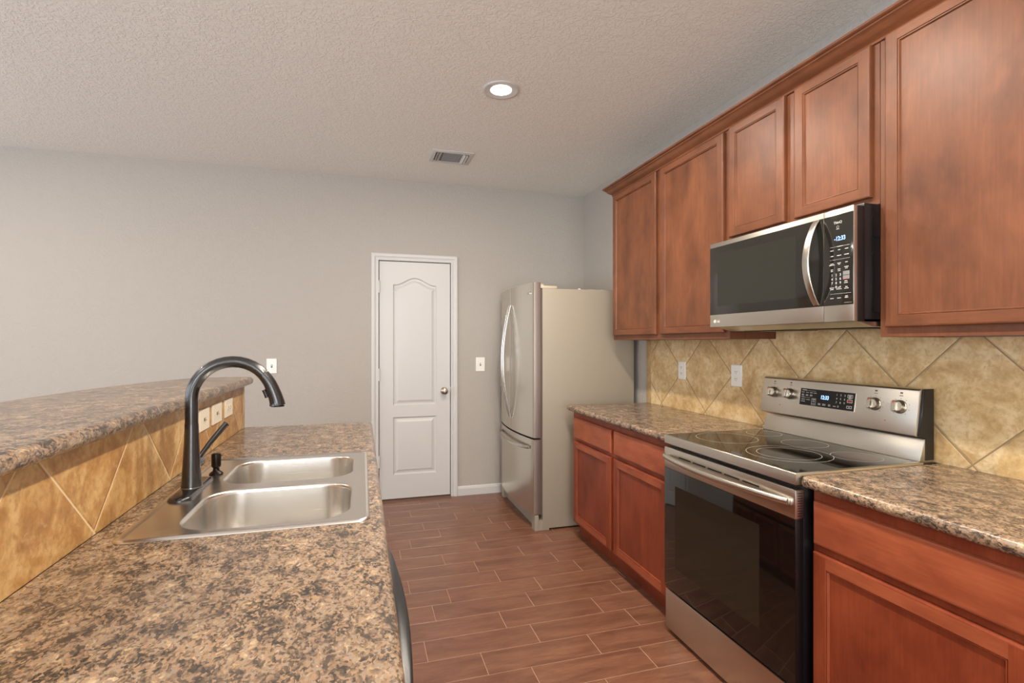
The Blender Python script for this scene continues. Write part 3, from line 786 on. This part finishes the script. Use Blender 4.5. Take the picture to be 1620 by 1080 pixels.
# cooktop frame and glass
mb = MB()
o_ = [(RX-.001, ry0), (1.941, ry0), (1.941, ry1), (RX-.001, ry1)]
lv = [(0, .884), (0, .919), (.0015, .9218), (.004, .923), (.009, .9232), (.0105, .9212)]
mb.rings([[(p[0], p[1], z) for p in offset(o_, i)] for i, z in lv], cap0=True)
mb.fill([[(p[0], p[1], .9212) for p in offset(o_, .0105)]])
ct = mb.build('cooktop', M['steel'], st, angle=40)
mb = MB(); mb.box(RX+.0105, 1.9275, ry0+.011, ry1-.011, .9205, .9228, .0006, 1); cg = mb.build('cooktop_glass', M['black_glass'], ct)
def ring(c_, r, wd=.0010, z=.9229, name='burner_ring'):
    mb = MB(); n = 64
    mb.rings([[(c_[0]+q*math.cos(2*PI*k/n), c_[1]+q*math.sin(2*PI*k/n), z+h) for k in range(n)] for q, h in ((r-wd, 0), (r-wd, .0002), (r+wd, .0002), (r+wd, 0))])
    mb.build(name, M['ring'], cg)
ring((1.583, 1.950), .130); ring((1.588, 1.605), .150); ring((1.588, 1.605), .112, .0009)
ring((1.831, 1.995), .076); ring((1.790, 1.488), .084); ring((1.808, 1.742), .088)
mb = MB(); mb.lathe([(.074, 0), (.074, .00015)], (1.790, 1.488, .92285), 'z', 48); mb.build('warming_zone', M['burner_warm'], cg)
# rear: lower riser and tilted control panel
mb = MB(); mb.prism([(1.928, .9236), (1.9475, .985), (1.952, 1.004), (1.993, 1.004), (1.993, .884), (1.9425, .884), (1.942, .9225)], 'y', ry0+.004, ry1-.004, .002, 2)
mb.build('backguard_riser', M['steel'], st, angle=40)
PA = (1.912, 1.016); PB = (1.937, 1.178)   # front line of panel: bottom, top
mb = MB(); mb.prism([(PA[0], PA[1]), (PA[0]+.004, PA[1]-.003), (1.993, 1.0115), (1.993, 1.184), (PB[0]+.016, 1.1855), (PB[0]+.006, 1.183), PB], 'y', ry0+.010, ry1-.004, .0022, 2)
cpl = mb.build('control_panel', M['steel'], st, angle=40)
mb = MB(); mb.prism([(PA[0]+.012, 1.014), (1.954, 1.006), (1.9535, .926), (1.9925+.004, .926), (1.9965, 1.184), (PB[0]+.014, 1.184)], 'y', ry0+.002, ry0+.0095, .001, 1); mb.build('end_cap', M['black'], cpl)
tl = Vector((PB[0]-PA[0], 0, PB[1]-PA[1])).normalized(); nm = Vector((-tl.z, 0, tl.x))
def onp(y, s_, d=0):  # point on the panel: y, fraction up, distance off
    return Vector((PA[0]+(PB[0]-PA[0])*s_, y, PA[1]+(PB[1]-PA[1])*s_))+nm*d
FP = ((0, -1, 0), tuple(tl), tuple(nm))
def pquad(mb, y0, y1, s0, s1, d0, d1, mat=0):
    c = [onp(y0, s0, d0), onp(y1, s0, d0), onp(y1, s1, d0), onp(y0, s1, d0)]; e = [onp(y0, s0, d1), onp(y1, s0, d1), onp(y1, s1, d1), onp(y0, s1, d1)]
    mb.rings([c, e], cap0=True, cap1=True, mat=mat)
mb = MB(); pquad(mb, 1.606, 1.878, .335, .805, 0, .0022); mb.build('display_bezel', M['chrome'], cpl)
mb = MB(); pquad(mb, 1.608, 1.876, .345, .797, .002, .0030); dp = mb.build('display_glass', M['black_matte'], cpl)
mb = MB(); text_into(mb, '12:33', .023, onp(1.7480, .600, .0034), *FP, sx=.82, font_bold=True); mb.build('clock_display', M['led'], dp, recalc=False)
mb = MB()
def pd(y, s_, w_, h_=.018, mt=0):
    k = max(1, int(w_/.0042))
    for q in range(k):
        yy = y+w_/2-(q+.5)*w_/k; hh = h_*random.uniform(.6, 1); pquad(mb, yy-w_/k*.38, yy+w_/k*.38, s_-hh/2, s_+hh/2, .0030, .0034, mt)
pquad(mb, 1.795, 1.868, .744, .748, .003, .0033); pd(1.855, .760, .024)
for y in (1.862, 1.839, 1.818, 1.799): pd(y, .695, .015)
for y in (1.862, 1.840, 1.818): pd(y, .635, .012); pd(y, .610, .014)
pquad(mb, 1.822, 1.850, .553, .557, .003, .0033); pd(1.860, .560, .018)
pd(1.858, .500, .020); pd(1.832, .500, .020); pd(1.858, .445, .020)
for s_ in (.53, .505, .46, .405): pd(1.802, s_, .014)
for a_, b_, c_, d_ in ((1.791, 1.8135, .370, .375), (1.791, 1.8135, .545, .55), (1.791, 1.792, .375, .545), (1.8125, 1.8135, .375, .545)): pquad(mb, a_, b_, c_, d_, .003, .0033)
for y, w_ in ((1.772, .013), (1.748, .016), (1.722, .012)): pd(y, .430, w_); pd(y, .402, w_)
pd(1.697, .410, .014)
mb.build('key_legends', M['print'], dp, recalc=False); mb = MB()
for j, row in enumerate(('123', '456', '789')):
    for i, ch in enumerate(row): text_into(mb, ch, .0115, onp(1.690-.0185*i, .712-.098*j, .0032), *FP)
text_into(mb, '0', .0115, onp(1.680, .415, .0032), *FP)
for (s0, s1) in ((.665, .745), (.545, .625), (.400, .465)):
    for a_, b_, c_, d_ in ((1.617, 1.641, s0, s0+.012), (1.617, 1.641, s1-.012, s1), (1.617, 1.6185, s0, s1), (1.6395, 1.641, s0, s1)): pquad(mb, a_, b_, c_, d_, .003, .0034)
pd(1.629, .715, .014); pd(1.629, .692, .012); pd(1.629, .650, .013); pd(1.629, .432, .006)
mb.build('number_keys', M['print'], dp, recalc=False)
mb = MB(); pquad(mb, 1.621, 1.637, .567, .603, .003, .0034); mb.build('stop_key', M['red'], dp)
def knob(y):
    c_ = onp(y, .60, 0); mb = MB()
    def rl(r, h, n=28): return [c_+nm*h+Vector((0, -1, 0))*r*math.cos(2*PI*k/n)+tl*r*math.sin(2*PI*k/n) for k in range(n)]
    mb.rings([rl(.0255, 0), rl(.0255, .004), rl(.0235, .006), rl(.0225, .018), rl(.0205, .021)], cap0=True, cap1=True)
    ko = mb.build('knob', M['nickel'], cpl, angle=40)
    mb = MB(); pr = rrect(-.0085, .0085, -.021, .021, .0075, 4)
    def gl_(f, h): return [c_+nm*h+Vector((0, -1, 0))*u*f+tl*v*f for u, v in pr]
    mb.rings([gl_(1, .020), gl_(1, .036), gl_(.9, .038)], cap0=True, cap1=True); mb.build('knob_grip', M['steel_v'], ko, angle=40)
    mb = MB(); a0 = c_+nm*.0382+tl*.015
    mb.rings([[a0+Vector((0, u, 0))+tl*v+nm*d for u, v in ((-.0018, -.004), (.0018, -.004), (.0018, .004), (-.0018, .004))] for d in (0, .0006)], cap0=True, cap1=True)
    mb.build('pointer_mark', M['red'], ko)
for y in (2.036, 1.938, 1.524, 1.426): knob(y)
for y in (2.036, 1.938, 1.524, 1.426):
    mb = MB()
    for k in range(9):
        a_ = math.radians(-50+280*k/8)
        s_ = .60+.034*math.sin(a_)/.175; yy = y+.034*math.cos(a_)
        pquad(mb, yy-.0012, yy+.0012, s_-.008, s_+.008, 0, .0003)
    pquad(mb, y-.007, y+.007, .845, .860, 0, .0003); pquad(mb, y-.005, y+.005, .90, .935, 0, .0003)
    mb.build('dial_marks', M['print_dark'], cpl)
for y in (1.990, 1.478):
    mb = MB(); pquad(mb, y-.002, y+.002, .235, .26, 0, .0005); mb.build('indicator_light', M['red'], cpl)

# ------------------------------------------------------------------ refrigerator
fr = empty('refrigerator', (1.60, 3.93, 0), 'stainless french-door refrigerator with grey side in the back right corner', 'refrigerator')
FY0, FY1 = 3.478, 4.385
mb = MB(); mb.box(1.250, 1.987, FY0, FY1, .012, 1.745, .003); mb.box(1.22, 1.30, FY0+.002, FY1-.002, .001, .075)
mb.build('body', M['fridge_side'], fr)
mb = MB(); mb.box(1.236, 1.2495, FY0+.008, FY1-.008, .11, 1.740); mb.build('gasket', M['fridge_dark'], fr)
mb = MB()
mb.prism([(1.190, 0.0), (1.221, 0.0), (1.221, .112), (1.190, .112)], 'y', FY0+.0, FY0+.07, .002, 1); mb.prism([(1.190, 0.0), (1.221, 0), (1.221, .112), (1.190, .112)], 'y', FY1-.07, FY1, .002, 1)
mb.box(1.215, 1.2355, FY0+.07, FY1-.07, .055, .112); mb.build('toe_grille', M['fridge_side'], fr)
def xfront(y): s_ = (y-(FY0+FY1)/2)/((FY1-FY0)/2); return 1.140+.046*s_*s_
def fdoor(name, y0, y1, z0, z1):
    n = 14; yy = [y0+(y1-y0)*k/n for k in range(n+1)]
    front = [(xfront(y), y) for y in yy]; r = .006
    pts = front+[(1.2350, y1), (1.2350, y0)]
    # round the two front corners a little
    pts = [(front[0][0]+r, y0), (front[0][0]+.0015, y0+.0015), (xfront(y0+r), y0+r)]+front[1:-1]+[(xfront(y1-r), y1-r), (front[-1][0]+.0015, y1-.0015), (front[-1][0]+r, y1), (1.2350, y1), (1.2350, y0)]
    mb = MB(); mb.prism(pts, 'z', z0, z1)
    ob = mb.build(name, [M['steel_v'], M['fridge_edge']], fr, angle=30)
    for p in ob.data.polygons:
        if abs(p.normal.y) > .9 or abs(p.normal.z) > .9: p.material_index = 1
    return ob
ym = (FY0+FY1)/2
dR = fdoor('door', FY0+.002, ym-.003, .668, 1.787); dL = fdoor('door', ym+.003, FY1-.002, .668, 1.787); dF = fdoor('freezer_drawer', FY0+.002, FY1-.002, .118, .655)
for d_, sg in ((dR, -1), (dL, 1)):
    yc = ym+sg*.024; loops = []
    for k in range(25):
        z = .760+(1.650-.760)*k/24; s_ = math.sin(PI*k/24); x = xfront(yc)-.007-.062*s_**.85
        loops.append([(x+u, yc+v, z) for u, v in rrect(-.006, .006, -.010, .010, .005, 3)])
    mb = MB(); mb.rings(loops, cap0=True, cap1=True); mb.build('handle', M['chrome'], d_, angle=50)
loops = []
for k in range(25):
    y = FY0+.07+(FY1-FY0-.14)*k/24; s_ = math.sin(PI*k/24); x = xfront(y)-.008-.035*s_**.6
    loops.append([(x+u, y, .592+v-.010*s_) for u, v in rrect(-.006, .006, -.012, .012, .005, 3)])
mb = MB(); mb.rings(loops, cap0=True, cap1=True); mb.build('handle', M['chrome'], dF, angle=50)
mb = MB(); mb.box(xfront(3.56)-.003, xfront(3.56)+.004, 3.530, 3.600, 1.706, 1.722, .002); mb.box(xfront(3.56)-.004, xfront(3.56)-.002, 3.545, 3.585, 1.711, 1.717); mb.build('badge', M['chrome'], dR)
mb = MB(); mb.box(xfront(4.2)-.002, xfront(4.2)+.02, 4.12, 4.29, .985, 1.24, .004); dsp = mb.build('water_dispenser', M['fridge_dark'], dL)
mb = MB(); mb.box(xfront(4.2)-.006, xfront(4.2), 4.11, 4.30, .975, 1.235, .003); mb.build('dispenser_frame', M['steel_v'], dsp)
for y in (FY0+.012, FY1-.062):
    mb = MB(); mb.box(1.215, 1.262, y, y+.05, 1.7455, 1.778, .003); mb.box(1.235, 1.365, y-.004, y+.05, 1.7455, 1.766, .004); mb.build('hinge_cover', M['beige_plastic'], fr)

# coil of tubing lying on the refrigerator
pts = []
for k in range(29):
    a_ = 2*PI*k/24; pts.append((1.70+.20*math.cos(a_), 3.66+.13*math.sin(a_), 1.7485+.002*(k % 2)+(.004 if k > 24 else 0)))
mb = MB(); mb.tube(pts, .0032, 8)
tb = mb.build('water_line', M['beige_plastic'], angle=60); tag(tb, 'loop of thin beige water tubing lying on top of the refrigerator', 'tubing')
mb = MB(); mb.tube([(1.568, 3.545, 1.752), (1.568, 3.560, 1.7525)], [.0085, .0085], 14); mb.build('fitting', M['plate'], tb)

# ------------------------------------------------------------------ wall plates
def plate(kind, c, face, w_, h_, label, cat, horiz=False, mat=None, group=None):
    """face '-y' (back wall) or '-x'/'+x' ; c = centre on the wall"""
    o = empty('light_switch' if kind == 'switch' else 'wall_outlet', c, label, cat, group)
    if face == '-y': ex, ey, ez = Vector((1, 0, 0)), Vector((0, 0, 1)), Vector((0, -1, 0))
    elif face == '-x': ex, ey, ez = Vector((0, -1, 0)), Vector((0, 0, 1)), Vector((-1, 0, 0))
    else: ex, ey, ez = Vector((0, 1, 0)), Vector((0, 0, 1)), Vector((1, 0, 0))
    C = Vector(c); mat = mat or M['plate']
    def P(u, v, d): return C+ex*u+ey*v+ez*d
    def pris(poly, d0, d1, name, m, par, chamf=0):
        mb = MB(); L = [[P(u, v, d0) for u, v in poly], [P(u, v, d1-chamf) for u, v in poly]]
        if chamf: L.append([P(u, v, d1) for u, v in offset(poly, chamf)])
        mb.rings(L, cap0=True, cap1=True); return mb.build(name, m, par)
    pp = pris(rrect(-w_/2, w_/2, -h_/2, h_/2, .003, 3), .0003, .0065, 'cover_plate', mat, o, .0025)
    def screws(lst):
        for u, v in lst: pris([(u+.003*math.cos(a_), v+.003*math.sin(a_)) for a_ in (2*PI*k/10 for k in range(10))], .0062, .0072, 'screw', mat, pp)
    def rot(u, v): return (-v, u) if horiz else (u, v)
    if kind == 'switch':
        gangs = [0] if w_ < .09 or horiz else [-.023, .023]
        for g_ in gangs:
            q = [rot(*p) for p in ((-.006, -.0125), (.006, -.0125), (.006, .0125), (-.006, .0125))]
            if horiz: q = q
            pris([(u+g_, v) for u, v in q], .0063, .0070, 'toggle_slot', M['slot'], pp)
            mb = MB(); L = []
            for s_, d in ((1, .0068), (.85, .012), (.6, .017)):
                lo = [rot(*p) for p in ((-.0045*s_, -.004*s_+(d-.0068)*.9), (.0045*s_, -.004*s_+(d-.0068)*.9), (.0045*s_, .005*s_+(d-.0068)*.9), (-.0045*s_, .005*s_+(d-.0068)*.9))]
                L.append([P(u+g_, v, d) for u, v in lo])
            mb.rings(L, cap0=True, cap1=True); mb.build('toggle', mat, pp)
        screws([rot(0, .030), rot(0, -.030)])
    else:
        for s_ in (-1, 1):
            cc = rot(0, s_*.0195)
            poly = [(cc[0]+.0165*max(-.85, min(.85, math.cos(a_))), cc[1]+.0145*math.sin(a_)) for a_ in (2*PI*k/28+.01 for k in range(28))]
            rc = pris(poly, .0060, .0078, 'receptacle', mat, pp)
            for du in (-.0062, .0062):
                u0, v0 = (cc[0]+rot(du, .003)[0], cc[1]+rot(du, .003)[1]); a_, b_ = (.0013, .0042) if not horiz else (.0042, .0013)
                pris([(u0-a_, v0-b_), (u0+a_, v0-b_), (u0+a_, v0+b_), (u0-a_, v0+b_)], .0076, .0081, 'slot', M['slot'], rc)
            g0 = (cc[0]+rot(0, -.0075)[0], cc[1]+rot(0, -.0075)[1])
            pris([(g0[0]+.0022*math.cos(a_), g0[1]+.0022*math.sin(a_)) for a_ in (2*PI*k/10 for k in range(10))], .0076, .0081, 'ground_hole', M['slot'], rc)
        screws([(0, 0)])
    return o
plate('switch', (-.694, YB, 1.166), '-y', .076, .119, 'white toggle light switch on the back wall, seen behind the faucet', 'light switch')
plate('switch', (1.020, YB, 1.160), '-y', .082, .125, 'white toggle light switch on the back wall between door and refrigerator', 'light switch')
plate('outlet', (XT, 2.911, 1.171), '-x', .076, .115, 'white wall outlet on the tile backsplash, nearer the refrigerator', 'outlet')
plate('outlet', (XT, 2.401, 1.168), '-x', .084, .121, 'larger white wall outlet on the tile backsplash just left of the stove', 'outlet')
plate('switch', (XS, 2.222, 1.058), '+x', .126, .084, 'ivory sideways switch plate on the bar tiles closest to the faucet', 'light switch', horiz=True, mat=M['ivory'])
plate('switch', (XS, 2.402, 1.058), '+x', .140, .084, 'ivory sideways switch plate, middle of the three under the bar', 'light switch', horiz=True, mat=M['ivory'])
plate('outlet', (XS, 2.598, 1.058), '+x', .132, .080, 'ivory sideways outlet plate at the far end under the bar', 'outlet', horiz=True, mat=M['ivory'])

# ------------------------------------------------------------------ ceiling: vent and recessed lights
vt = empty('air_vent', (.640, 3.807, H-.012), 'white rectangular air vent in the ceiling in front of the back wall', 'vent')
mb = MB(); vx0, vx1, vy0, vy1 = .487, .793, 3.682, 3.932
o_ = [(vx0, vy0), (vx1, vy0), (vx1, vy1), (vx0, vy1)]
mb.rings([[(p[0], p[1], z) for p in offset(o_, i)] for i, z in ((0, H-.0005), (0, H-.004), (.004, H-.007), (.026, H-.0105), (.030, H-.0105), (.031, H-.0005))]); mb.build('frame', M['trim'], vt, angle=30)
mb = MB(); mb.box(vx0+.03, vx1-.03, vy0+.03, vy1-.03, H-.0025, H-.0006); mb.build('duct_opening', plain('duct_grey', (120, 118, 116), .7), vt)
def louver_y(x, tilt):   # blade running along y
    mb = MB(); mb.prism([(x-.010, H-.0035), (x-.0085, H-.0028), (x+tilt+.0015, H-.0165), (x+tilt, H-.0172)] if tilt > 0 else [(x+.010, H-.0035), (x+.0085, H-.0028), (x+tilt-.0015, H-.0165), (x+tilt, H-.0172)], 'y', vy0+.036, vy1-.036)
    mb.build('louver', M['trim'], vt)
for x in (vx0+.048, vx0+.066): louver_y(x, -.008)
for x in (vx1-.048, vx1-.066): louver_y(x, .008)
for k in range(9):
    y = vy0+.044+k*.0195; mb = MB()
    mb.prism([(y+.006, H-.0035), (y+.0052, H-.0028), (y-.0045, H-.0118), (y-.004, H-.0125)], 'x', vx0+.086, vx1-.086); mb.build('louver', M['trim'], vt)
labs = ['round recessed ceiling light glowing above the aisle, nearest the refrigerator', 'round recessed ceiling light above the stove, just above the picture edge',
        'round recessed ceiling light over the aisle, third from the refrigerator', 'round recessed ceiling light over the aisle, directly beside the camera',
        'round recessed ceiling light beyond the bar, towards the back wall', 'round recessed ceiling light beyond the bar, halfway to the left wall', 'round recessed ceiling light behind the camera']
for i, (lx, ly) in enumerate(LIGHTS):
    o = empty('ceiling_light', (lx, ly, H-.005), labs[i], 'ceiling light', 'recessed ceiling lights')
    mb = MB(); mb.lathe([(.100, .0003), (.100, .004), (.096, .007), (.088, .0075), (.084, .006), (.072, .0055), (.064, .004), (.0585, .003), (.0585, .0003)], (lx, ly, H), '-z', 48, cap0=False, cap1=False)
    mb.build('trim_ring', M['trim'], o, angle=40)
    mb = MB(); mb.lathe([(.0575, .0008), (.0575, .003), (.043, .0042), (.02, .0047)], (lx, ly, H), '-z', 40); mb.build('lens', M['lens'], o, angle=60)
    l = bpy.data.lights.new('ceiling_lamp', 'AREA'); l.shape = 'DISK'; l.size = .11; l.energy = LAMP_W; l.color = LAMP_COL
    lo = bpy.data.objects.new('ceiling_lamp', l); COL.objects.link(lo); lo.parent = o; lo.location = (0, 0, -.006)
